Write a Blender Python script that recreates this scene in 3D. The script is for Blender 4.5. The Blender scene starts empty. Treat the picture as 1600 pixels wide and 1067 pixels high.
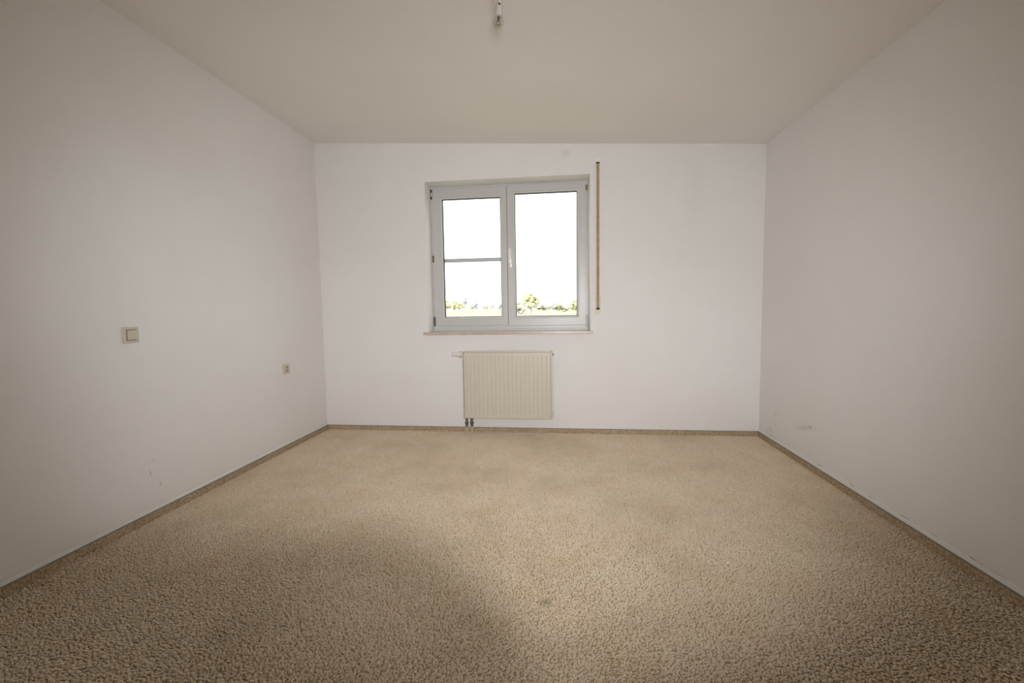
import bpy, bmesh, math, random
import numpy as np
from mathutils import Matrix, Vector, noise

random.seed(7)
S = bpy.context.scene
COL = S.collection

# ------------------------------------------------------------------ camera
EYE = Vector((0.0, 0.0, 1.0414))
RIGHT = Vector((0.99354324, 0.11239625, -0.0154565))
UP = Vector((0.00695947, 0.07560174, 0.99711381))
FWD = Vector((-0.11324039, 0.99078326, -0.07433138))
cam_data = bpy.data.cameras.new('camera_view')
cam_data.sensor_width = 36.0
cam_data.lens = 682.02 / 1600.0 * 36.0
cam_data.clip_start = 0.01
cam_data.clip_end = 6000.0
cam = bpy.data.objects.new('camera_view', cam_data)
COL.objects.link(cam)
ROT = Matrix((RIGHT, UP, -FWD)).transposed()
cam.matrix_world = Matrix.Translation(EYE) @ ROT.to_4x4()
S.camera = cam

# ------------------------------------------------------------------ sky, view
SKY = 2.7
world = bpy.data.worlds.new('bright_sky')
S.world = world
world.use_nodes = True
bg = world.node_tree.nodes['Background']
bg.inputs[0].default_value = (0.93, 0.97, 1.0, 1)
bg.inputs[1].default_value = SKY
S.view_settings.view_transform = 'Standard'
S.view_settings.look = 'None'
S.view_settings.gamma = 1.0
S.view_settings.use_curve_mapping = False
S.view_settings.exposure = 0.0
S.cycles.max_bounces = 14
S.cycles.diffuse_bounces = 8
S.cycles.transparent_max_bounces = 16
S.cycles.use_denoising = True
S.cycles.caustics_reflective = False
S.cycles.caustics_refractive = False
S.cycles.sample_clamp_indirect = 6.0

# ------------------------------------------------------------------ sun, high behind the house: it lights the field and trees outside
sun = bpy.data.lights.new('sun', 'SUN')
sun.energy = 7.5
sun.color = (1.0, 0.95, 0.86)
sun.angle = math.radians(0.6)
sun_o = bpy.data.objects.new('sun', sun)
COL.objects.link(sun_o)
sun_o.location = (-6, -12, 14)
sun_o.rotation_euler = Vector((0.32, 0.72, -0.62)).to_track_quat('-Z', 'Y').to_euler()

# ------------------------------------------------------------------ lights
def local(r, u, f):
    return EYE + RIGHT * r + UP * u + FWD * f

FLASH_POS = local(0.041, 0.094, -0.125)
def flash(name, watt, half, tilt, widen, size):
    """one lobe at the flash head: half angle, upward tilt, and how much wider than high it throws"""
    fl = bpy.data.lights.new(name, 'SPOT')
    fl.energy = watt
    fl.color = (1.0, 0.99, 1.01)
    fl.spot_size = math.radians(2 * half)
    fl.spot_blend = 1.0
    fl.shadow_soft_size = size
    o = bpy.data.objects.new(name, fl)
    COL.objects.link(o)
    o.matrix_world = Matrix.Translation(FLASH_POS) @ (ROT @ Matrix.Rotation(math.radians(1.8), 3, 'Y') @ Matrix.Rotation(math.radians(tilt), 3, 'X')).to_4x4() @ Matrix.Diagonal((widen, 1, 1, 1))
flash('flash_beam', 128.0, 40, -3, 1.6, 0.008)
flash('flash_fill', 134.0, 40, 11, 1.6, 0.10)  # added soft fill, tilted up, evens out the light around the beam
flash('flash_fill', 66.0, 30, -15, 1.8, 0.10)  # added soft fill, tilted down, weakens the beam's shadow on the floor

# ------------------------------------------------------------------ materials
def new_mat(name, color=(0.8, 0.8, 0.8), rough=0.5, metal=0.0, spec=0.5):
    m = bpy.data.materials.new(name)
    m.use_nodes = True
    b = m.node_tree.nodes['Principled BSDF']
    b.inputs['Base Color'].default_value = (*color, 1)
    b.inputs['Roughness'].default_value = rough
    b.inputs['Metallic'].default_value = metal
    b.inputs['Specular IOR Level'].default_value = spec
    return m

class NT:
    def __init__(self, m):
        self.t = m.node_tree
        self.b = self.t.nodes['Principled BSDF']
    def n(self, kind, **kw):
        x = self.t.nodes.new(kind)
        for k, v in kw.items():
            setattr(x, k, v)
        return x
    def l(self, a, b):
        self.t.links.new(a, b)
    def coord(self):
        return self.n('ShaderNodeTexCoord').outputs['Object']
    def noise(self, vec, scale, detail=3.0, rough=0.5):
        x = self.n('ShaderNodeTexNoise')
        x.inputs['Scale'].default_value = scale
        x.inputs['Detail'].default_value = detail
        x.inputs['Roughness'].default_value = rough
        self.l(vec, x.inputs['Vector'])
        return x.outputs['Fac']
    def ramp(self, fac, stops):
        x = self.n('ShaderNodeValToRGB')
        els = x.color_ramp.elements
        els[0].position, els[0].color = stops[0][0], (*stops[0][1], 1)
        els[1].position, els[1].color = stops[-1][0], (*stops[-1][1], 1)
        for p, c in stops[1:-1]:
            e = els.new(p)
            e.color = (*c, 1)
        self.l(fac, x.inputs['Fac'])
        return x.outputs['Color']
    def math(self, op, a, b=None, c=None, clamp=False):
        x = self.n('ShaderNodeMath', operation=op)
        x.use_clamp = clamp
        for i, v in enumerate((a, b, c)):
            if v is None:
                continue
            if isinstance(v, (int, float)):
                x.inputs[i].default_value = v
            else:
                self.l(v, x.inputs[i])
        return x.outputs[0]
    def mix(self, fac, a, b, blend='MIX'):
        x = self.n('ShaderNodeMix', data_type='RGBA', blend_type=blend)
        for s, v in ((0, fac), (6, a), (7, b)):
            if isinstance(v, (int, float)):
                x.inputs[s].default_value = v
            elif isinstance(v, tuple):
                x.inputs[s].default_value = (*v, 1)
            else:
                self.l(v, x.inputs[s])
        return x.outputs[2]
    def bump(self, h, strength, dist):
        x = self.n('ShaderNodeBump')
        x.inputs['Strength'].default_value = strength
        x.inputs['Distance'].default_value = dist
        self.l(h, x.inputs['Height'])
        self.l(x.outputs['Normal'], self.b.inputs['Normal'])
    def spot(self, co, centre, radii, angle=0.0, axis='X'):
        """soft-edged elliptical mark at a fixed place on the surface: 1 inside, 0 outside"""
        mp = self.n('ShaderNodeMapping', vector_type='TEXTURE')
        mp.inputs['Location'].default_value = centre
        rot = [0, 0, 0]
        rot['XYZ'.index(axis)] = angle
        mp.inputs['Rotation'].default_value = rot
        mp.inputs['Scale'].default_value = radii
        self.l(co, mp.inputs['Vector'])
        ln = self.n('ShaderNodeVectorMath', operation='LENGTH')
        self.l(mp.outputs[0], ln.inputs[0])
        mr = self.n('ShaderNodeMapRange')
        mr.inputs['From Min'].default_value = 0.35
        mr.inputs['From Max'].default_value = 1.0
        mr.inputs['To Min'].default_value = 1.0
        mr.inputs['To Max'].default_value = 0.0
        self.l(ln.outputs['Value'], mr.inputs['Value'])
        return mr.outputs[0]

def plaster(name, base, marks=(), bump=0.35):
    """matt painted plaster: roller stipple, faint yellowing, scuffs at fixed places"""
    m = new_mat(name, base, 0.92, 0, 0.15)
    t = NT(m)
    co = t.coord()
    big = t.noise(co, 0.9, 4, 0.6)
    dk = tuple(c * f for c, f in zip(base, (0.965, 0.955, 0.94)))
    col = t.ramp(big, [(0.35, dk), (0.65, base)])
    for centre, radii, angle, axis, tint, amt in marks:
        k = t.spot(co, centre, radii, angle, axis)
        br = t.math('MULTIPLY', k, t.math('MULTIPLY', t.noise(co, 60, 3, 0.6), 1.6 * amt), clamp=True)
        col = t.mix(br, col, tint)
    t.l(col, t.b.inputs['Base Color'])
    h = t.math('ADD', t.noise(co, 130, 3, 0.6), t.math('MULTIPLY', t.noise(co, 22, 2, 0.5), 0.8))
    t.bump(h, bump, 0.0016)
    return m

WHITE = (0.80, 0.79, 0.775)
GREY = (0.33, 0.31, 0.29)
PALE = (0.86, 0.85, 0.83)
M = {}
M['wall_left'] = plaster('painted_plaster_left', WHITE, [
    ((-2.07, 1.931, 0.240), (0.05, 0.006, 0.024), 0.22, 'X', GREY, 0.55),
    ((-2.07, 1.982, 0.168), (0.05, 0.007, 0.017), 0.25, 'X', GREY, 0.6),
    ((-2.07, 1.950, 0.300), (0.05, 0.012, 0.012), 0, 'X', GREY, 0.2)])
M['wall_right'] = plaster('painted_plaster_right', WHITE, [
    ((1.55, 3.336, 0.250), (0.05, 0.016, 0.008), 0, 'X', GREY, 0.6),
    ((1.55, 2.890, 0.273), (0.05, 0.022, 0.009), 0, 'X', GREY, 0.7),
    ((1.55, 3.08, 0.285), (0.05, 0.09, 0.012), 0.35, 'X', PALE, 0.3),
    ((1.55, 2.95, 0.25), (0.05, 0.15, 0.02), -0.25, 'X', GREY, 0.28),
    ((1.55, 3.40, 0.11), (0.05, 0.05, 0.012), 0.6, 'X', GREY, 0.45),
    ((1.55, 3.45, 0.10), (0.05, 0.016, 0.016), 0, 'X', GREY, 0.4)])
M['wall_back'] = plaster('painted_plaster_back', WHITE, [
    ((0.04, 3.6, 2.268), (0.06, 0.1, 0.045), 0, 'Y', (0.5, 0.47, 0.45), 0.22),
    ((1.14, 3.6, 2.285), (0.14, 0.1, 0.03), 0, 'Y', PALE, 0.7),
    ((1.02, 3.6, 1.9), (0.14, 0.1, 0.35), 0, 'Y', (0.68, 0.65, 0.62), 0.2)])
M['wall'] = plaster('painted_plaster', WHITE)
M['ceiling'] = plaster('painted_ceiling', (0.82, 0.795, 0.755), bump=0.2)
M['reveal'] = new_mat('reveal_plaster', (0.83, 0.80, 0.76), 0.8, 0, 0.2)

def carpet_mat(name, light, dark, per_island):
    m = new_mat(name, light, 0.95, 0, 0.1)
    t = NT(m)
    co = t.coord()
    soil = t.noise(co, 1.7, 5, 0.62)
    fine = t.noise(co, 240, 2, 0.6)
    base = t.ramp(soil, [(0.33, tuple(c * f for c, f in zip(light, (0.80, 0.77, 0.73)))), (0.5, tuple(c * f for c, f in zip(light, (0.95, 0.94, 0.925)))), (0.64, light)])
    patch = t.noise(co, 4.5, 3, 0.6)
    warm = t.ramp(patch, [(0.50, (0, 0, 0)), (0.72, (0.5, 0.5, 0.5))])
    base = t.mix(warm, base, (light[0] * 0.93, light[1] * 0.84, light[2] * 0.72))
    if per_island:
        g = t.n('ShaderNodeNewGeometry')
        r = g.outputs['Random Per Island']
        f = t.math('ADD', t.math('MULTIPLY', r, 0.75), t.math('MULTIPLY', fine, 0.3))
    else:
        f = fine
    col = t.mix(t.ramp(f, [(0.18, (0.62, 0.62, 0.62)), (0.6, (0.0, 0.0, 0.0))]), base, dark)
    k = t.spot(co, (-0.062, 1.474, 0.0), (0.030, 0.024, 0.1), 0.2, 'Z')
    col = t.mix(t.math('MULTIPLY', k, 0.6), col, (0.30, 0.26, 0.19))
    t.l(col, t.b.inputs['Base Color'])
    return m

M['pile'] = carpet_mat('beige_twist_pile', (0.79, 0.675, 0.53), (0.62, 0.49, 0.325), True)
M['backing'] = carpet_mat('carpet_backing', (0.54, 0.42, 0.275), (0.38, 0.28, 0.165), False)

def strip_mat():
    m = new_mat('carpet_edge_strip', (0.4, 0.3, 0.2), 0.95, 0, 0.1)
    t = NT(m)
    co = t.coord()
    v = t.n('ShaderNodeTexVoronoi')
    v.inputs['Scale'].default_value = 170
    t.l(co, v.inputs['Vector'])
    c1 = t.ramp(v.outputs['Color'], [(0.15, (0.30, 0.215, 0.125)), (0.5, (0.47, 0.36, 0.235)), (0.9, (0.60, 0.475, 0.33))])
    c2 = t.mix(t.ramp(t.noise(co, 6, 3, 0.6), [(0.4, (0, 0, 0)), (0.7, (0.4, 0.4, 0.4))]), c1, (0.37, 0.26, 0.145))
    t.l(c2, t.b.inputs['Base Color'])
    t.bump(v.outputs['Distance'], 0.7, 0.004)
    return m

M['strip'] = strip_mat()
M['strip_cap'] = new_mat('grey_strip_edge', (0.21, 0.185, 0.155), 0.7)
M['lip'] = new_mat('white_profile_lip', (0.85, 0.83, 0.80), 0.5)
def gap_mat():
    m = new_mat('dirty_joint', (0.5, 0.5, 0.5), 0.9)
    t = NT(m)
    co = t.coord()
    mp = t.n('ShaderNodeMapping')
    mp.inputs['Scale'].default_value = (1, 1, 0.05)
    t.l(co, mp.inputs['Vector'])
    f = t.noise(mp.outputs[0], 5.5, 4, 0.65)
    t.l(t.ramp(f, [(0.50, (0.72, 0.70, 0.67)), (0.57, (0.26, 0.24, 0.22))]), t.b.inputs['Base Color'])
    return m
M['gap'] = gap_mat()
M['gap_faint'] = new_mat('painted_joint', (0.66, 0.64, 0.61), 0.8)

M['pvc'] = new_mat('white_window_plastic', (0.57, 0.565, 0.545), 0.34, 0, 0.4)
M['pvc_bead'] = new_mat('white_glazing_bead', (0.68, 0.68, 0.67), 0.25, 0, 0.5)
M['gasket'] = new_mat('black_rubber_seal', (0.012, 0.012, 0.014), 0.6)
M['spacer'] = new_mat('pale_grey_bar', (0.72, 0.76, 0.80), 0.5, 0.0)
M['hinge_dark'] = new_mat('tarnished_brass_hinge', (0.10, 0.075, 0.035), 0.45, 0.6)
M['hinge_brass'] = new_mat('brass_hinge', (0.34, 0.25, 0.10), 0.4, 0.6)
M['handle'] = new_mat('white_handle_lacquer', (0.85, 0.84, 0.82), 0.2, 0, 0.5)
M['cream'] = new_mat('cream_plastic', (0.70, 0.63, 0.50), 0.4)
M['switch'] = new_mat('yellowed_cream_plastic', (0.585, 0.53, 0.43), 0.4)
M['switch_gap'] = new_mat('dark_switch_gap', (0.15, 0.12, 0.075), 0.8)
M['dark_hole'] = new_mat('dark_opening', (0.035, 0.03, 0.022), 0.8)
M['jack'] = new_mat('brown_socket_jack', (0.27, 0.215, 0.13), 0.5)

def strap_mat():
    m = new_mat('woven_beige_strap', (0.36, 0.27, 0.17), 0.85)
    t = NT(m)
    co = t.coord()
    f = t.noise(co, 26, 3, 0.6)
    c = t.ramp(f, [(0.3, (0.33, 0.245, 0.145)), (0.7, (0.44, 0.335, 0.21))])
    w = t.n('ShaderNodeTexWave', bands_direction='Z')
    w.inputs['Scale'].default_value = 160
    t.l(co, w.inputs['Vector'])
    t.l(c, t.b.inputs['Base Color'])
    t.bump(w.outputs['Fac'], 0.3, 0.001)
    return m
M['strap'] = strap_mat()

def marble_mat():
    m = new_mat('beige_marble', (0.55, 0.45, 0.37), 0.25)
    t = NT(m)
    co = t.coord()
    f = t.noise(co, 9, 6, 0.65)
    t.l(t.ramp(f, [(0.3, (0.47, 0.37, 0.29)), (0.55, (0.57, 0.47, 0.39)), (0.75, (0.64, 0.54, 0.46))]), t.b.inputs['Base Color'])
    return m
M['marble'] = marble_mat()

M['rad'] = new_mat('cream_radiator_enamel', (0.63, 0.58, 0.485), 0.35, 0, 0.4)
M['rad_side'] = new_mat('cream_radiator_cover', (0.65, 0.60, 0.51), 0.35, 0, 0.4)
M['valve_white'] = new_mat('white_valve_plastic', (0.76, 0.73, 0.68), 0.35)
M['chrome'] = new_mat('dull_chrome', (0.55, 0.53, 0.50), 0.3, 0.85)
M['brass'] = new_mat('tarnished_valve_brass', (0.23, 0.185, 0.135), 0.4, 0.7)
M['pipe'] = new_mat('pale_pipe_sleeve', (0.58, 0.47, 0.34), 0.5)
M['holder'] = new_mat('white_lamp_holder', (0.58, 0.55, 0.50), 0.35)
M['cord'] = new_mat('white_cord', (0.78, 0.76, 0.70), 0.5)
M['wire'] = new_mat('beige_cord', (0.60, 0.54, 0.41), 0.6)
M['black'] = new_mat('black_plastic', (0.02, 0.02, 0.02), 0.5)
M['filament'] = new_mat('grey_filament_support', (0.16, 0.14, 0.12), 0.35, 0.7)

def glass_mat(name, tint=(1, 1, 1), f0=0.04, gain=0.96):
    """thin clear glass: see-through, with a mirror share that grows at grazing angles, alike from both sides"""
    m = bpy.data.materials.new(name)
    m.use_nodes = True
    nt = m.node_tree
    nt.nodes.clear()
    out = nt.nodes.new('ShaderNodeOutputMaterial')
    mx = nt.nodes.new('ShaderNodeMixShader')
    tr = nt.nodes.new('ShaderNodeBsdfTransparent')
    gl = nt.nodes.new('ShaderNodeBsdfGlossy')
    lw = nt.nodes.new('ShaderNodeLayerWeight')
    lw.inputs['Blend'].default_value = 0.5
    pw = nt.nodes.new('ShaderNodeMath')
    pw.operation = 'POWER'
    pw.inputs[1].default_value = 5.0
    ma = nt.nodes.new('ShaderNodeMath')
    ma.operation = 'MULTIPLY_ADD'
    ma.inputs[1].default_value = gain
    ma.inputs[2].default_value = f0
    tr.inputs[0].default_value = (*tint, 1)
    gl.inputs['Roughness'].default_value = 0.02
    nt.links.new(lw.outputs['Facing'], pw.inputs[0])
    nt.links.new(pw.outputs[0], ma.inputs[0])
    nt.links.new(ma.outputs[0], mx.inputs[0])
    nt.links.new(tr.outputs[0], mx.inputs[1])
    nt.links.new(gl.outputs[0], mx.inputs[2])
    nt.links.new(mx.outputs[0], out.inputs[0])
    return m
M['glass'] = glass_mat('clear_window_glass', (0.97, 0.98, 0.97))
M['bulb_glass'] = glass_mat('clear_bulb_glass', (0.95, 0.94, 0.90), 0.05, 0.5)

# ------------------------------------------------------------------ helpers
def link(name, data, parent=None):
    o = bpy.data.objects.new(name, data)
    COL.objects.link(o)
    if parent is not None:
        o.parent = parent
        o.matrix_parent_inverse = parent.matrix_world.inverted()
    return o

def tag(o, label=None, cat=None, group=None, kind=None):
    for k, v in (('label', label), ('category', cat), ('group', group), ('kind', kind)):
        if v:
            o[k] = v
    return o

def empty(name, loc):
    o = bpy.data.objects.new(name, None)
    COL.objects.link(o)
    o.empty_display_size = 0.05
    o.location = loc
    o.matrix_world = Matrix.Translation(loc)
    return o

def obj(name, bm, mat, parent=None, smooth=False):
    bmesh.ops.recalc_face_normals(bm, faces=bm.faces[:])
    me = bpy.data.meshes.new(name)
    bm.to_mesh(me)
    bm.free()
    me.materials.append(mat)
    if smooth:
        for p in me.polygons:
            p.use_smooth = True
        if hasattr(me, 'set_sharp_from_angle'):
            me.set_sharp_from_angle(angle=math.radians(38))
    return link(name, me, parent)

def box(bm, x0, x1, y0, y1, z0, z1, bev=0.0, seg=2):
    vs = [bm.verts.new((x, y, z)) for z in (z0, z1) for y in (y0, y1) for x in (x0, x1)]
    fs = [(0, 2, 3, 1), (4, 5, 7, 6), (0, 1, 5, 4), (2, 6, 7, 3), (0, 4, 6, 2), (1, 3, 7, 5)]
    faces = [bm.faces.new([vs[i] for i in f]) for f in fs]
    if bev > 0:
        es = list({e for f in faces for e in f.edges})
        bmesh.ops.bevel(bm, geom=es, offset=bev, segments=seg, affect='EDGES', profile=0.5)
    return bm

def prism(bm, pts):
    """pts: two lists of matching 3-D outline points, joined by side faces"""
    a = [bm.verts.new(p) for p in pts[0]]
    b = [bm.verts.new(p) for p in pts[1]]
    n = len(a)
    bm.faces.new(a)
    bm.faces.new(b[::-1])
    for i in range(n):
        bm.faces.new((a[i], b[i], b[(i + 1) % n], a[(i + 1) % n]))
    return bm

def lathe(bm, prof, mat=Matrix.Identity(4), n=24):
    """prof: list of (radius, height); revolved about Z and moved by mat"""
    rings = []
    for r, h in prof:
        if r < 1e-6:
            rings.append([bm.verts.new(mat @ Vector((0, 0, h)))])
        else:
            rings.append([bm.verts.new(mat @ Vector((r * math.cos(2 * math.pi * i / n), r * math.sin(2 * math.pi * i / n), h))) for i in range(n)])
    for a, b in zip(rings, rings[1:]):
        for i in range(n):
            j = (i + 1) % n
            if len(a) == 1 and len(b) == 1:
                continue
            if len(a) == 1:
                bm.faces.new((a[0], b[i], b[j]))
            elif len(b) == 1:
                bm.faces.new((a[i], b[0], a[j]))
            else:
                bm.faces.new((a[i], b[i], b[j], a[j]))
    for ring, flip in ((rings[0], True), (rings[-1], False)):
        if len(ring) > 1:
            bm.faces.new(ring[::-1] if flip else ring)
    return bm

def tube(bm, pts, r, n=10):
    pts = [Vector(p) for p in pts]
    rings = []
    up = Vector((0.31, 0.22, 0.92)).normalized()
    for i, p in enumerate(pts):
        d = (pts[min(i + 1, len(pts) - 1)] - pts[max(i - 1, 0)]).normalized()
        s = d.cross(up)
        if s.length < 1e-3:
            s = d.cross(Vector((1, 0, 0)))
        s.normalize()
        u = s.cross(d)
        rings.append([bm.verts.new(p + (s * math.cos(2 * math.pi * k / n) + u * math.sin(2 * math.pi * k / n)) * r) for k in range(n)])
    for a, b in zip(rings, rings[1:]):
        for k in range(n):
            bm.faces.new((a[k], b[k], b[(k + 1) % n], a[(k + 1) % n]))
    bm.faces.new(rings[0][::-1])
    bm.faces.new(rings[-1])
    return bm

def ring_frame(bm, outer, profile):
    """mitred rectangular frame in the XZ plane. outer=(x0,x1,z0,z1); profile=[((l,r,b,t) insets, y)] closed loop"""
    x0, x1, z0, z1 = outer
    loops = []
    for (l, r, b, t), y in profile:
        loops.append([bm.verts.new(p) for p in ((x0 + l, y, z0 + b), (x1 - r, y, z0 + b), (x1 - r, y, z1 - t), (x0 + l, y, z1 - t))])
    n = len(loops)
    for i in range(n):
        a, b_ = loops[i], loops[(i + 1) % n]
        for k in range(4):
            bm.faces.new((a[k], a[(k + 1) % 4], b_[(k + 1) % 4], b_[k]))
    return bm

AXIS_X = Matrix.Rotation(math.radians(90), 4, 'Y')       # turns +Z to +X

# ------------------------------------------------------------------ room shell
XL, XR, YB, YF = -2.0712, 1.5489, 3.6, -0.60
ZL, ZR = 2.4668, 2.2564                                     # the ceiling falls to the right
def ceil_z(x):
    return ZL + (ZR - ZL) * (x - XL) / (XR - XL)

bm = box(bmesh.new(), XL - 0.2, XR + 0.2, YF - 0.2, YB + 0.25, -0.2, 0.0)
tag(obj('floor', bm, M['backing']), kind='structure')

bm = bmesh.new()
xa, xb = XL - 0.2, XR + 0.2
prism(bm, [[(xa, y, ceil_z(xa)), (xb, y, ceil_z(xb)), (xb, y, ceil_z(xb) + 0.2), (xa, y, ceil_z(xa) + 0.2)] for y in (YF - 0.2, YB + 0.25)])
tag(obj('ceiling', bm, M['ceiling']), kind='structure')

def side_wall(name, x0, x1, mat):
    bm = bmesh.new()
    prism(bm, [[(x0, y, 0), (x1, y, 0), (x1, y, ceil_z(x1)), (x0, y, ceil_z(x0))] for y in (YF - 0.2, YB + 0.25)])
    return tag(obj(name, bm, mat), kind='structure')
side_wall('wall_left', XL - 0.2, XL, M['wall_left'])
side_wall('wall_right', XR, XR + 0.2, M['wall_right'])

bm = bmesh.new()
prism(bm, [[(XL, y, 0), (XR, y, 0), (XR, y, ceil_z(XR)), (XL, y, ceil_z(XL))] for y in (YF - 0.2, YF)])
tag(obj('wall_front', bm, M['wall']), kind='structure')

# back wall with the window opening; the reveal narrows slightly towards the frame
OX0, OX1, OZ0, OZ1 = -1.1218, 0.2325, 0.834, 2.1005         # opening at the room face
BX0, BX1, BZ0, BZ1 = -1.1268, 0.2200, 0.834, 2.1035         # opening at the outer face
bm = bmesh.new()
YO = YB + 0.25
def V(x, y, z):
    return bm.verts.new((x, y, z))
of = [V(OX0, YB, OZ0), V(OX1, YB, OZ0), V(OX1, YB, OZ1), V(OX0, YB, OZ1)]
ob = [V(BX0, YO, BZ0), V(BX1, YO, BZ0), V(BX1, YO, BZ1), V(BX0, YO, BZ1)]
cf = [V(XL, YB, 0), V(XR, YB, 0), V(XR, YB, ceil_z(XR)), V(XL, YB, ceil_z(XL))]
cb = [V(XL, YO, 0), V(XR, YO, 0), V(XR, YO, ceil_z(XR)), V(XL, YO, ceil_z(XL))]
for k in range(4):
    j = (k + 1) % 4
    bm.faces.new((cf[k], cf[j], of[j], of[k]))
    bm.faces.new((cb[k], ob[k], ob[j], cb[j]))
    bm.faces.new((of[k], of[j], ob[j], ob[k]))
    bm.faces.new((cf[k], cb[k], cb[j], cf[j]))
tag(obj('wall_back', bm, M['wall_back']), kind='structure')

# ------------------------------------------------------------------ baseboards: carpet strip in a profile with a white lip
def baseboard(name, p0, p1, inward, lip_h, joint='gap_faint'):
    """p0,p1: 2-D ends along the wall; inward: 2-D unit vector into the room"""
    p0, p1, n = Vector(p0), Vector(p1), Vector(inward)
    def slab(d0, d1, z0, z1, top_in=0.0):
        b = bmesh.new()
        ends = []
        for p in (p0, p1):
            a, c = p + n * d0, p + n * d1
            ct = p + n * (d1 - top_in)
            ends.append([(a.x, a.y, z0), (c.x, c.y, z0), (ct.x, ct.y, z1), (a.x, a.y, z1)])
        return prism(b, ends)
    o = tag(obj(name, slab(0, 0.013, 0, 0.0425), M['strip']), kind='structure')
    obj('edge_profile', slab(0, 0.0135, 0.0425, 0.0455, 0.001), M['strip_cap'], o)
    obj('white_lip', slab(0, 0.005, 0.0455, 0.0455 + lip_h, 0.0015), M['lip'], o)
    obj('wall_joint', slab(0, 0.0016, 0.0455 + lip_h, 0.0485 + lip_h), M[joint], o)
baseboard('baseboard_left', (XL, YF), (XL, YB), (1, 0), 0.017)
baseboard('baseboard_right', (XR, YF), (XR, YB), (-1, 0), 0.019, 'gap')
baseboard('baseboard_back', (XL + 0.0136, YB), (XR - 0.0136, YB), (0, -1), 0.007)
baseboard('baseboard_front', (XL + 0.0136, YF), (XR - 0.0136, YF), (0, 1), 0.007)

# ------------------------------------------------------------------ carpet pile
def carpet_pile():
    rng = np.random.default_rng(5)
    sp = 0.0078
    gx = np.arange(XL + 0.016, XR - 0.016, sp)
    gy = np.arange(YF + 0.016, YB - 0.016, sp)
    X, Y = np.meshgrid(gx, gy)
    X = X.ravel() + rng.uniform(-.42, .42, X.size) * sp
    Y = Y.ravel() + rng.uniform(-.42, .42, Y.size) * sp
    # no tufts where the heating pipes and the tripod feet stand
    keep = np.ones(X.size, bool)
    bx, by = local(0, -0.055, -0.12).xy
    for hx, hy, hr in [(-0.7945, 3.53, 0.015), (-0.7515, 3.53, 0.015)] + [(bx + .33 * math.cos(math.radians(a)), by + .33 * math.sin(math.radians(a)), 0.026) for a in (270, 30, 150)]:
        keep &= (X - hx) ** 2 + (Y - hy) ** 2 > hr * hr
    X, Y = X[keep], Y[keep]
    n = X.size
    ang = rng.uniform(0, 2 * np.pi, n)
    # lean follows the tracks in the pile, plus a random curl of each tuft
    fx = np.sin(X * 2.3 + 1.7 * np.sin(Y * 1.9)) * 0.35
    fy = np.cos(Y * 2.1 + 1.3 * np.sin(X * 2.6)) * 0.35
    lx = np.cos(ang) * rng.uniform(.2, 1.0, n) + fx
    ly = np.sin(ang) * rng.uniform(.2, 1.0, n) + fy
    lean = 0.0058
    h = rng.uniform(0.0050, 0.0078, n)
    rad = rng.uniform(0.0034, 0.0049, n)
    K = 5
    rings = [(0.0, 0.0, 0.95), (0.55, 0.45, 1.08), (0.92, 0.95, 0.72)]
    P = np.empty((n, K * 3 + 1, 3), np.float32)
    tw = rng.uniform(0, 2 * np.pi, n)
    for ri, (hh, ll, rr) in enumerate(rings):
        for k in range(K):
            a = tw + 2 * np.pi * k / K + ri * 0.5
            P[:, ri * K + k, 0] = X + lx * lean * ll + np.cos(a) * rad * rr
            P[:, ri * K + k, 1] = Y + ly * lean * ll + np.sin(a) * rad * rr
            P[:, ri * K + k, 2] = 0.0002 + h * hh
    P[:, -1, 0] = X + lx * lean * 1.25
    P[:, -1, 1] = Y + ly * lean * 1.25
    P[:, -1, 2] = 0.0002 + h
    quads, tris = [], []
    for ri in range(2):
        for k in range(K):
            j = (k + 1) % K
            quads.append((ri * K + k, ri * K + j, (ri + 1) * K + j, (ri + 1) * K + k))
    for k in range(K):
        tris.append((2 * K + k, 2 * K + (k + 1) % K, 3 * K))
    per = np.array([i for q in quads for i in q] + [i for t in tris for i in t], np.int32)
    tot = np.array([4] * len(quads) + [3] * len(tris), np.int32)
    nv = K * 3 + 1
    loops = (per[None, :] + (np.arange(n, dtype=np.int32) * nv)[:, None]).ravel()
    totals = np.tile(tot, n)
    starts = np.concatenate(([0], np.cumsum(totals)[:-1])).astype(np.int32)
    me = bpy.data.meshes.new('carpet')
    me.vertices.add(n * nv)
    me.vertices.foreach_set('co', P.ravel())
    me.loops.add(loops.size)
    me.loops.foreach_set('vertex_index', loops)
    me.polygons.add(totals.size)
    me.polygons.foreach_set('loop_start', starts)
    me.polygons.foreach_set('use_smooth', np.ones(totals.size, bool))
    me.update(calc_edges=True)
    me.materials.append(M['pile'])
    return link('carpet', me)
tag(carpet_pile(), 'worn beige twist-pile carpet covering the whole floor of the room', 'carpet', kind='stuff')

bm = bmesh.new()
bmesh.ops.create_icosphere(bm, subdivisions=2, radius=1.0, matrix=Matrix.Translation((0.6555, 1.765, 0.0125)) @ Matrix.Diagonal((0.0055, 0.0045, 0.0035, 1)))
for v in bm.verts:
    v.co += Vector((0, 0, 0.0015)) * noise.noise(v.co * 300)
tag(obj('lint_fleck', bm, M['lip'], None, True), 'tiny white fleck of lint lying on the beige carpet right of the middle', 'lint')

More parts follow.
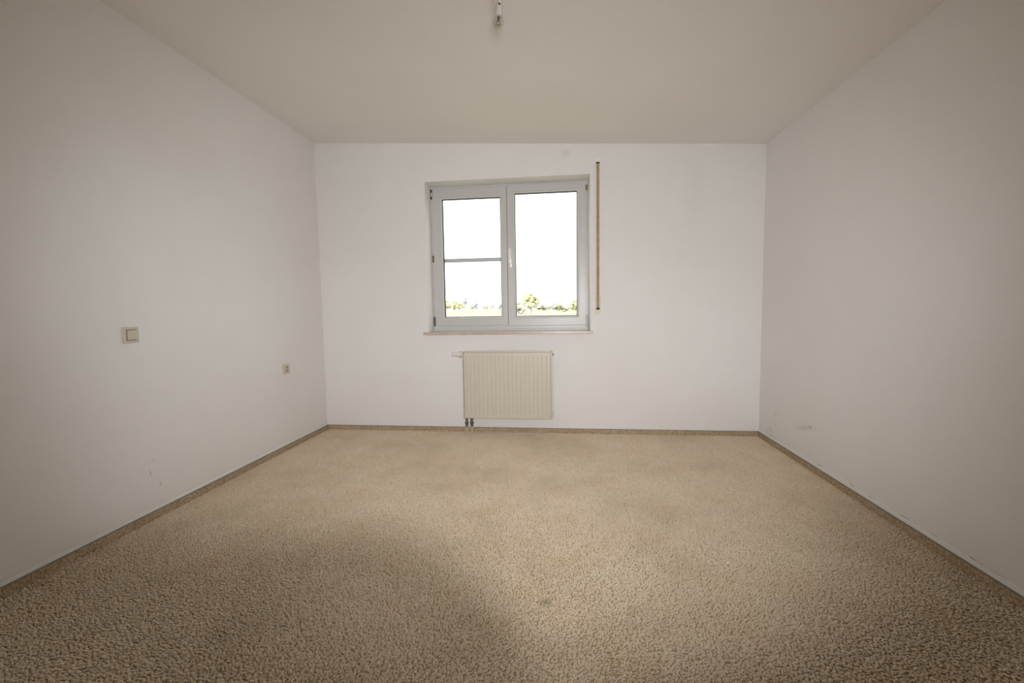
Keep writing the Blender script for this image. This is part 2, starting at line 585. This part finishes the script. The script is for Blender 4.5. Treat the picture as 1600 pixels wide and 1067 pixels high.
# ------------------------------------------------------------------ window
WX0, WX1, WZ0, WZ1 = -1.1255, 0.2236, 0.856, 2.1027
win = empty('window_1', ((WX0 + WX1) / 2, 3.78, WZ0))
tag(win, kind='structure')
bm = bmesh.new()
YS = 3.768                                                   # room face of the sashes
ring_frame(bm, (WX0, WX1, WZ0, WZ1), [((0, 0, 0, 0), 3.84), ((0, 0, 0, 0), 3.776), ((.002, .002, .002, .002), 3.774), ((.040, .040, .060, .034), 3.774), ((.040, .040, .060, .034), 3.84)])
box(bm, -0.50, -0.42, 3.80, 3.838, WZ0 + 0.05, WZ1 - 0.03)
obj('window_frame', bm, M['pvc'], win)

def sash(outer, inner, bar_z=None):
    x0, x1, z0, z1 = outer
    l, r, b, t = inner[0] - x0, x1 - inner[1], inner[2] - z0, z1 - inner[3]
    bd = 0.011                                               # glazing bead width
    def ins(k):
        return (l + k, r + k, b + k, t + k)
    bm = bmesh.new()
    ring_frame(bm, outer, [((0, 0, 0, 0), 3.773), ((0.003,) * 4, YS), (ins(-bd - 0.004), YS), (ins(-bd), YS + 0.003), (ins(-bd), 3.82), ((0, 0, 0, 0), 3.82)])
    s = obj('sash', bm, M['pvc'], win)
    bm = bmesh.new()
    ring_frame(bm, outer, [(ins(-bd), YS + 0.0035), (ins(-bd + 0.002), YS + 0.0025), (ins(0.0), YS + 0.012), (ins(0.0), 3.79), (ins(-bd), 3.79)])
    obj('glazing_bead', bm, M['pvc_bead'], s)
    bm = bmesh.new()
    ring_frame(bm, outer, [(ins(-0.003), YS + 0.0125), (ins(0.0035), YS + 0.0135), (ins(0.0042), 3.812), (ins(-0.003), 3.812)])
    obj('seal', bm, M['gasket'], s)
    bm = bmesh.new()
    box(bm, inner[0] + .001, inner[1] - .001, 3.792, 3.808, inner[2] + .001, inner[3] - .001)
    obj('glass_pane', bm, M['glass'], s)
    if bar_z:
        bm = bmesh.new()
        box(bm, inner[0] - 0.01, inner[1] + 0.01, 3.822, 3.846, bar_z - 0.0165, bar_z + 0.0165, 0.003)
        obj('cross_bar', bm, M['spacer'], s)
    return s
sl = sash((-1.1100, -0.4600, 0.9010, 2.0840), (-1.0265, -0.5165, 0.9765, 1.9980), 1.4765)
sr = sash((-0.4585, 0.2085, 0.8945, 2.0960), (-0.3920, 0.1345, 0.9760, 2.0203))

# handle on the right sash's meeting stile, lever turned up
bm = box(bmesh.new(), -0.4475, -0.4205, YS - 0.010, YS, 1.395, 1.470, 0.004, 3)
hd = obj('window_handle', bm, M['handle'], sr, True)
bm = bmesh.new()
lathe(bm, [(0.0095, 0), (0.0095, 0.028), (0.008, 0.031)], Matrix.Translation((-0.434, YS - 0.009, 1.432)) @ Matrix.Rotation(math.radians(90), 4, 'X'), 18)
box(bm, -0.4445, -0.4235, YS - 0.046, YS - 0.030, 1.424, 1.556, 0.006, 3)
obj('handle_lever', bm, M['handle'], hd, True)

def hinge(x, z0, z1, y, r, mat, caps=None):
    bm = bmesh.new()
    h = z1 - z0
    lathe(bm, [(r * .6, 0), (r, .003), (r, h * .48), (r * .8, h * .49), (r * .8, h * .51), (r, h * .52), (r, h - .003), (r * .6, h)], Matrix.Translation((x, y, z0)), 14)
    o = obj('hinge', bm, mat, win, True)
    if caps:
        for (a, b) in caps:
            bm = bmesh.new()
            lathe(bm, [(r * .8, a), (r * 1.12, a + .002), (r * 1.12, b - .002), (r * .8, b)], Matrix.Translation((x, y, z0)), 14)
            obj('hinge_cap', bm, M['hinge_dark'], o, True)
    return o
hinge(-1.1150, 1.998, 2.080, 3.764, 0.0062, M['pvc'], [(0.0, 0.025), (0.055, 0.082)])
hinge(-1.1125, 1.457, 1.516, 3.766, 0.0052, M['hinge_dark'])
hinge(-1.1150, 0.895, 0.985, 3.764, 0.0055, M['pvc'], [(0.004, 0.086)])
hinge(0.2135, 2.018, 2.062, 3.764, 0.0065, M['hinge_brass'])
hinge(0.2125, 0.880, 0.982, 3.764, 0.0070, M['pvc'])

# sill board
bm = box(bmesh.new(), -1.156, 0.252, 3.558, 3.600, 0.8335, 0.8555, 0.0025)
box(bm, OX0 + 0.001, 0.2205, 3.600, 3.774, 0.834, 0.8555)
o = tag(obj('window_sill', bm, M['marble']), kind='structure')
o.name = 'trim_1'
bm = box(bmesh.new(), OX0 + 0.002, 0.2195, 3.735, 3.7745, 0.8555, 0.8705, 0.003)
obj('sill_seal_strip', bm, M['pvc'], win)

# ------------------------------------------------------------------ roller shutter strap
st = empty('shutter_strap', (0.2920, YB, 0.99))
tag(st, 'beige woven roller shutter strap hanging down the wall right of the window', 'shutter strap')
bm = box(bmesh.new(), 0.2810, 0.3030, 3.5845, 3.5868, 1.0385, 2.176)
obj('strap', bm, M['strap'], st)
bm = box(bmesh.new(), 0.2690, 0.3145, 3.5935, 3.6, 2.160, 2.215, 0.004)
g = obj('strap_guide', bm, M['lip'], st)
bm = box(bmesh.new(), 0.2785, 0.3055, 3.582, 3.594, 2.173, 2.184)
obj('guide_slot', bm, M['dark_hole'], g)
bm = box(bmesh.new(), 0.2705, 0.3130, 3.5885, 3.6, 0.990, 1.128, 0.005)
cp = obj('winder_plate', bm, M['cream'], st)
bm = box(bmesh.new(), 0.2795, 0.3050, 3.5835, 3.589, 1.024, 1.041)
obj('winder_slot', bm, M['dark_hole'], cp)
bm = bmesh.new()
lathe(bm, [(0.0036, 0), (0.0036, 0.0015), (0.002, 0.002)], Matrix.Translation((0.2920, 3.5885, 1.006)) @ Matrix.Rotation(math.radians(90), 4, 'X'), 12)
obj('screw', bm, M['hinge_dark'], cp)

# ------------------------------------------------------------------ radiator
RX0, RX1, RZ0, RZ1, RY = -0.8155, -0.0750, 0.1400, 0.7000, 3.5000
rad = empty('radiator', ((RX0 + RX1) / 2, 3.53, 0))
tag(rad, 'cream ribbed panel radiator hung on the wall below the window', 'radiator')
# ribbed front panel
bm = bmesh.new()
px0, px1 = RX0 + 0.0120, RX1 - 0.0175
pitch = (px1 - px0) / 20.5
xs, dep = [px0], [0.0]
x = px0 + pitch * 0.35
for i in range(20):
    for dx, d in ((0, 0.0), (0.0035, 0.0032), (0.0085, 0.0032), (0.012, 0.0)):
        xs.append(x + dx)
        dep.append(d)
    x += pitch
xs.append(px1)
dep.append(0.0)
zr = [RZ0 + 0.003, RZ0 + 0.036, RZ0 + 0.043, RZ1 - 0.049, RZ1 - 0.044, RZ1 - 0.0125]
grid = []
for zi, z in enumerate(zr):
    row = []
    for xx, d in zip(xs, dep):
        dd = d if zi in (2, 3) else 0.0
        row.append(bm.verts.new((xx, RY + dd, z)))
    grid.append(row)
for a, b in zip(grid, grid[1:]):
    for i in range(len(xs) - 1):
        bm.faces.new((a[i], a[i + 1], b[i + 1], b[i]))
# folded edges back from the face
for row in (grid[0], grid[-1]):
    bk = [bm.verts.new((v.co.x, RY + 0.012, v.co.z)) for v in row]
    for i in range(len(row) - 1):
        bm.faces.new((row[i], row[i + 1], bk[i + 1], bk[i]))
obj('front_panel', bm, M['rad'], rad)
bm = box(bmesh.new(), RX0 + 0.012, RX1 - 0.012, 3.550, 3.562, RZ0 + 0.006, RZ1 - 0.014, 0.002)
for i in range(26):
    xc = RX0 + 0.03 + i * (RX1 - RX0 - 0.06) / 25
    box(bm, xc - 0.006, xc + 0.006, RY + 0.0125, 3.550, RZ0 + 0.03, RZ1 - 0.03)
obj('convector_body', bm, M['rad'], rad)
for a, b in ((RX0, RX0 + 0.0085), (RX1 - 0.0135, RX1)):
    bm = box(bmesh.new(), a, b, RY - 0.001, 3.563, RZ0, RZ1 - 0.003, 0.003)
    obj('side_cover', bm, M['rad_side'], rad)
bm = bmesh.new()
for y0, y1 in ((RY + 0.0005, RY + 0.007), (3.560, 3.563)):
    box(bm, RX0 + 0.009, RX1 - 0.014, y0, y1, RZ1 - 0.008, RZ1)
for i in range(24):
    xc = RX0 + 0.016 + i * (RX1 - RX0 - 0.037) / 23
    box(bm, xc - 0.003, xc + 0.003, RY + 0.008, 3.556, RZ1 - 0.007, RZ1 - 0.001)
obj('top_grille', bm, M['rad_side'], rad)
bm = bmesh.new()
lathe(bm, [(0.010, 0), (0.0185, 0.003), (0.0185, 0.060), (0.016, 0.063)], Matrix.Translation((-0.9105, 3.53, 0.6735)) @ AXIS_X, 24)
th = obj('thermostat_head', bm, M['valve_white'], rad, True)
bm = bmesh.new()
lathe(bm, [(0.020, 0), (0.0275, 0.003), (0.0275, 0.007), (0.0255, 0.008), (0.0255, 0.013), (0.0275, 0.014), (0.0275, 0.018), (0.016, 0.021), (0.016, 0.034)], Matrix.Translation((-0.8480, 3.53, 0.6735)) @ AXIS_X, 24)
obj('valve_collar', bm, M['valve_white'], th, True)
bm = bmesh.new()
lathe(bm, [(0.006, -0.004), (0.009, 0), (0.009, 0.006), (0.005, 0.010)], Matrix.Translation((RX1 - 0.001, 3.53, 0.6690)) @ AXIS_X, 14)
obj('bleed_plug', bm, M['brass'], rad, True)
bm = box(bmesh.new(), RX1 - 0.001, RX1 + 0.006, 3.512, 3.552, 0.146, 0.194, 0.003)
obj('side_clip', bm, M['rad_side'], rad)
for xv in (-0.7945, -0.7515):
    bm = bmesh.new()
    lathe(bm, [(0.0085, 0.066), (0.0125, 0.070), (0.0125, 0.080), (0.009, 0.083), (0.015, 0.089), (0.0165, 0.097), (0.015, 0.108), (0.009, 0.112), (0.0085, 0.118), (0.0125, 0.121), (0.0125, 0.1395), (0.008, 0.141)], Matrix.Translation((xv, 3.53, 0)), 12)
    vb = obj('pipe_valve', bm, M['brass'], rad, True)
    bm = bmesh.new()
    lathe(bm, [(0.0078, 0.0), (0.0078, 0.067)], Matrix.Translation((xv, 3.53, 0)), 14)
    obj('pipe', bm, M['pipe'], vb, True)
for xv in (-0.70, -0.19):
    bm = box(bmesh.new(), xv - 0.012, xv + 0.012, 3.560, 3.5985, 0.24, 0.60, 0.001)
    obj('wall_bracket', bm, M['rad_side'], rad)

# ------------------------------------------------------------------ switch and socket on the left wall
def plate(name, yc, zc, h, label, cat):
    e = empty(name, (XL, yc, zc))
    tag(e, label, cat)
    bm = box(bmesh.new(), XL, XL + 0.009, yc - h, yc + h, zc - h, zc + h, 0.003, 3)
    return e, obj('cover_plate', bm, M['switch'], e)
e, p = plate('light_switch', 1.8825, 0.9445, 0.0385, 'large cream rocker light switch on the left wall', 'light switch')
bm = box(bmesh.new(), XL + 0.008, XL + 0.0105, 1.8825 - 0.0245, 1.8825 + 0.0245, 0.9445 - 0.0265, 0.9445 + 0.0265)
obj('rocker_gap', bm, M['switch_gap'], p)
bm = bmesh.new()
yc, zc, q = 1.8825, 0.9445, 0.0235
prism(bm, [[(XL + 0.008, y, zc - q), (XL + 0.013, y, zc - q), (XL + 0.0165, y, zc + 0.002), (XL + 0.0205, y, zc + q), (XL + 0.008, y, zc + q)] for y in (yc - q, yc + q)])
bmesh.ops.bevel(bm, geom=bm.edges[:], offset=0.0012, segments=2, affect='EDGES', profile=0.5)
obj('rocker', bm, M['switch'], e)

e, p = plate('wall_socket', 3.0575, 0.6160, 0.0375, 'small cream wall socket with two dark holes low on the left wall', 'socket')
bm = bmesh.new()
mt = Matrix.Translation((XL + 0.0088, 3.0575, 0.6160)) @ AXIS_X
lathe(bm, [(0.024, 0), (0.024, 0.0012), (0.0215, 0.0012), (0.0200, 0.0004)], mt, 28)
obj('socket_insert', bm, M['switch'], e)
for dz in (0.0125, -0.0125):
    bm = bmesh.new()
    lathe(bm, [(0.0085, 0), (0.0085, 0.0022), (0.0045, 0.0022), (0.0045, 0.0012)], Matrix.Translation((XL + 0.009, 3.0575, 0.6160 + dz)) @ AXIS_X, 16)
    obj('jack', bm, M['jack'], e)

# ------------------------------------------------------------------ bare bulb hanging from the ceiling
lx, ly = -0.2135, 1.65
lamp = empty('pendant_bulb', (lx, ly, ceil_z(lx)))
tag(lamp, 'bare clear light bulb in a white holder hanging by its cord from the ceiling', 'light bulb')
top = Vector((-0.2139, 1.65, 2.1360))
axis = (Vector((-0.2235, 1.652, 2.062)) - top).normalized()  # the holder hangs a little askew
zax = -axis
xax = zax.cross(Vector((0, 1, 0))).normalized()
yax = zax.cross(xax)
HM = Matrix.Translation(top) @ Matrix((xax, yax, zax)).transposed().to_4x4()
bm = bmesh.new()
lathe(bm, [(0.006, 0.004), (0.0105, 0.0), (0.0120, -0.004), (0.0128, -0.014), (0.0132, -0.032), (0.0140, -0.0345), (0.0140, -0.038), (0.010, -0.039)], HM, 26)
obj('lamp_holder', bm, M['holder'], lamp, True)
bm = bmesh.new()
lathe(bm, [(0.0035, 0.0), (0.0035, 0.0025), (0.001, 0.003)], Matrix.Translation(top + Vector((0.0005, -0.0118, -0.003))) @ Matrix.Rotation(math.radians(90), 4, 'X'), 10)
obj('cord_clamp_screw', bm, M['black'], lamp)
bm = bmesh.new()
BR = 0.0205
prof = [(0.0125, -0.0365), (0.0138, -0.0395), (0.0150, -0.0425)]
for i in range(13):
    a = math.radians(-40 + i * (130 / 12))
    prof.append((max(BR * math.cos(a), 0.0), -0.0575 - BR * math.sin(a)))
prof[-1] = (0.0, prof[-1][1])
lathe(bm, prof, HM, 32)
gb = obj('glass_bulb', bm, M['bulb_glass'], lamp, True)
bm = bmesh.new()
lathe(bm, [(0.0050, -0.036), (0.0052, -0.043), (0.0022, -0.0475), (0.0020, -0.053), (0.0030, -0.0545), (0.0, -0.0555)], HM, 14)
obj('glass_stem', bm, M['filament'], gb, True)
bm = bmesh.new()
def hp(x, y, z):
    return HM @ Vector((x, y, z))
tube(bm, [hp(-.002, 0, -.047), hp(-.0055, 0, -.055), hp(-.0085, -.002, -.0625)], 0.0006, 6)
tube(bm, [hp(.002, 0, -.047), hp(.0055, 0, -.055), hp(.0085, -.002, -.0625)], 0.0006, 6)
tube(bm, [hp(-.0085 + .017 * i / 12, -.002 - .004 * math.sin(math.pi * i / 12), -.0625 - .0022 * (i % 2)) for i in range(13)], 0.0010, 6)
obj('filament', bm, M['filament'], gb, True)
bm = bmesh.new()
cz = ceil_z(lx)
tube(bm, [(-0.2139, 1.65, 2.132), (-0.2132, 1.65, 2.155), (-0.2122, 1.65, 2.19), (-0.2130, 1.651, 2.25), (-0.2135, 1.65, 2.31), (-0.2135, 1.65, cz)], 0.0034, 10)
obj('cord', bm, M['cord'], lamp, True)
bm = bmesh.new()
tube(bm, [(-0.2125, 1.648, 2.20), (-0.2185, 1.645, 2.172), (-0.2275, 1.643, 2.152), (-0.2360, 1.642, 2.1400), (-0.2395, 1.642, 2.1455), (-0.2365, 1.643, 2.158), (-0.2290, 1.645, 2.178), (-0.2190, 1.648, 2.21)], 0.0030, 8)
obj('loose_wire', bm, M['wire'], lamp, True)
bm = bmesh.new()
lathe(bm, [(0.034, cz - 0.030), (0.045, cz - 0.024), (0.047, cz + 0.002)], Matrix.Translation((lx, ly, 0)), 28)
obj('ceiling_cup', bm, M['holder'], lamp, True)

# ------------------------------------------------------------------ photographer's camera at the viewpoint: its flash lights the room
CM = Matrix.Translation(EYE) @ ROT.to_4x4()                 # local -Z looks into the room
def cbox(name, x0, x1, y0, y1, d0, d1, mat, parent, bev=0.006):
    bm = box(bmesh.new(), x0, x1, y0, y1, -d1, -d0, bev)
    bm.transform(CM)
    return obj(name, bm, mat, parent)
tri = empty('photo_camera', (-0.02, -0.12, 0))
tag(tri, 'black photo camera with flash on a tripod facing the window', 'camera')
cbox('camera_body', -0.112, 0.012, -0.055, 0.052, -0.110, -0.030, M['black'], tri)  # unseen box, set off-centre and shaped to cast the lower-left flash shadow
bm = bmesh.new()
lathe(bm, [(0.040, 0.086), (0.043, 0.08), (0.043, 0.010), (0.040, 0.008)], CM, 40)
obj('lens', bm, M['black'], tri, True)
hd_ = cbox('flash_head', 0.004, 0.078, 0.068, 0.120, -0.19, -0.138, M['black'], tri)
cbox('flash_bracket', -0.010, 0.012, 0.045, 0.090, -0.165, -0.100, M['black'], tri, 0.002)
bc = local(0, -0.055, -0.12)
bm = bmesh.new()
tube(bm, [bc, (bc.x, bc.y, 0.55)], 0.014, 12)
obj('centre_column', bm, M['black'], tri)
for a in (90, 210, 330):
    bm = bmesh.new()
    ca, sa = math.cos(math.radians(a + 180)), math.sin(math.radians(a + 180))
    tube(bm, [(bc.x + ca * .02, bc.y + sa * .02, 0.80), (bc.x + ca * .33, bc.y + sa * .33, 0.012)], 0.011, 10)
    obj('leg', bm, M['black'], tri)

# ------------------------------------------------------------------ outside: field, trees
def leaf_mat(name, a, b):
    m = new_mat(name, a, 0.9, 0, 0.1)
    t = NT(m)
    co = t.coord()
    t.l(t.ramp(t.noise(co, 1.4, 4, 0.7), [(0.35, b), (0.62, a)]), t.b.inputs['Base Color'])
    return m
M['leaf_yellow'] = leaf_mat('yellow_green_leaves', (0.50, 0.495, 0.32), (0.34, 0.345, 0.17))  # own yellow-green leaf colour, broken up by noise
M['leaf_pale'] = leaf_mat('pale_green_leaves', (0.53, 0.535, 0.45), (0.43, 0.44, 0.34))
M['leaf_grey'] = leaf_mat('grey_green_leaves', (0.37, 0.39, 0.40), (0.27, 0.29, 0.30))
M['bark'] = new_mat('grey_bark', (0.30, 0.285, 0.295), 0.9)
def field_mat():
    m = new_mat('dry_field', (0.6, 0.55, 0.4), 0.95, 0, 0.05)
    t = NT(m)
    co = t.coord()
    mp = t.n('ShaderNodeMapping')
    mp.inputs['Scale'].default_value = (0.004, 0.02, 1)
    t.l(co, mp.inputs['Vector'])
    t.l(t.ramp(t.noise(mp.outputs[0], 1.0, 3, 0.5), [(0.4, (0.31, 0.295, 0.21)), (0.6, (0.335, 0.315, 0.25))]), t.b.inputs['Base Color'])
    return m
M['field'] = field_mat()
M['road'] = new_mat('pale_road', (0.31, 0.305, 0.33), 0.9)

def ground_z(y):
    return -2.25 + max(0.0, y - 200.0) * (3.0 / 700.0)
bm = bmesh.new()
prev = None
for y in (4.6, 60, 200, 400, 650, 900, 1500, 3000):
    row = [bm.verts.new((x, y, ground_z(min(y, 905)))) for x in (-1600, -300, 300, 1600)]
    if prev:
        for i in range(3):
            bm.faces.new((prev[i], prev[i + 1], row[i + 1], row[i]))
    prev = row
gr = tag(obj('ground', bm, M['field']), kind='structure')
bm = bmesh.new()
prism(bm, [[(-40, 60, -2.25), (60, 60, -2.25), (60, 200, -2.25), (-30, 200, -2.25)], [(-40, 60, -2.15), (60, 60, -2.15), (60, 200, -2.15), (-30, 200, -2.15)]])
obj('road', bm, M['road'], gr)

def foliage(bm, c, rx, rz, n, seed):
    """crown of overlapping leaf clumps"""
    rg = random.Random(seed)
    for i in range(n):
        u = rg.uniform(0, 2 * math.pi)
        w = rg.uniform(-1, 1)
        k = rg.uniform(0.15, 0.9)
        p = Vector((c[0] + rx * k * math.cos(u) * math.sqrt(1 - w * w), c[1] + rx * k * math.sin(u) * math.sqrt(1 - w * w), c[2] + rz * k * w))
        s = rg.uniform(0.16, 0.34)
        mt = Matrix.Translation(p) @ Matrix.Rotation(rg.uniform(0, 6), 4, 'Z') @ Matrix.Diagonal((rx * s, rx * s, rz * s * 0.9, 1))
        r = bmesh.ops.create_icosphere(bm, subdivisions=2, radius=1.0, matrix=mt)
        for v in r['verts']:
            d = v.co - p
            v.co = p + d * (1 + 0.7 * noise.noise(v.co * (7.0 / rx) + Vector((seed, 0, 0))))

def tree(name, x, y, height, width, mat, label, trunk=0.25, clumps=14, seed=1, cat='tree', low=False):
    z0 = ground_z(min(y, 905)) - 0.12
    e = empty(name, (x, y, z0))
    tag(e, label, cat)
    cz0 = z0 + height * (0.02 if low else trunk)
    bm = bmesh.new()
    foliage(bm, (x, y, (cz0 + z0 + height) / 2), width / 2, (z0 + height - cz0) / 2, clumps * 4, seed)
    obj('foliage', bm, M[mat], e)
    bm = bmesh.new()
    r = max(width * 0.028, height * 0.02)
    tube(bm, [(x, y, z0 - 0.1), (x + r * .3, y, z0 + height * .3), (x - r * .2, y, z0 + height * .62)], r, 8)
    obj('trunk', bm, M['bark'], e)
    return e

tree('tree', -239.6, 900, 19.4, 18, 'leaf_yellow', 'yellow-green bushy tree at the left end of the far tree line in the left pane', 0.25, 14, 11, low=True)
tree('tree', -232.7, 940, 21.2, 20, 'leaf_yellow', 'broad yellow-green tree in the far row left of the tall grey tree', 0.25, 16, 12, low=True)
tree('tree', -209.5, 895, 15.5, 18, 'leaf_yellow', 'low yellow-green bush in front of the tall grey tree on the horizon', 0.25, 12, 13, low=True)
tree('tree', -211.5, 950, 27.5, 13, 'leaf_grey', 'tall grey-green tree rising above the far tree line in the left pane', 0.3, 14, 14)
tree('tree', -194.0, 930, 11.5, 17, 'leaf_pale', 'low pale bush on the horizon between the tall grey tree and the small dark tree', 0.2, 12, 31, low=True, cat='bush')
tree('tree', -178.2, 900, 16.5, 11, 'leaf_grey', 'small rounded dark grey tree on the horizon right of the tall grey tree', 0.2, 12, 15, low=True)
tree('tree', -168.1, 950, 13.0, 18, 'leaf_pale', 'pale low tree on the horizon in the middle of the left pane', 0.2, 12, 16, low=True)
tree('tree', -152.4, 950, 15.6, 11, 'leaf_pale', 'narrow pointed pale tree on the horizon towards the right of the left pane', 0.2, 10, 17, low=True)
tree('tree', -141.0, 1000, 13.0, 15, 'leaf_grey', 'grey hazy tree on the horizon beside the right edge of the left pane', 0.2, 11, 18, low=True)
tree('tree', -10.4, 150, 8.9, 5.4, 'leaf_yellow', 'nearest yellow-green tree with a visible grey trunk in the right pane', 0.36, 20, 21)
tree('tree', -14.6, 175, 13.2, 4.6, 'leaf_pale', 'tall thin pale tree behind the nearest tree in the right pane', 0.3, 16, 22)
tree('tree', -25.3, 260, 8.0, 9.5, 'leaf_pale', 'low pale tree at the left edge of the right pane', 0.2, 12, 23, low=True)
tree('tree', -20.5, 500, 7.2, 22, 'leaf_pale', 'low pale bush on the horizon right of the nearest tree', 0.2, 14, 24, low=True, cat='bush')
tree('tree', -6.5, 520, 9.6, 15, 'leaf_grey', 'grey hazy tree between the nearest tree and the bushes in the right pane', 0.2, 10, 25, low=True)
tree('tree', 1.0, 330, 8.6, 11.5, 'leaf_yellow', 'round yellow-green bush in the right half of the right pane', 0.2, 16, 26, low=True, cat='bush')
tree('tree', 9.7, 320, 9.6, 10.5, 'leaf_yellow', 'yellow-green bush cut by the right edge of the right pane', 0.2, 14, 27, low=True, cat='bush')
tree('tree', 10.9, 700, 18.0, 8, 'leaf_pale', 'tall faint tree far behind the bush at the right edge of the right pane', 0.25, 10, 28)
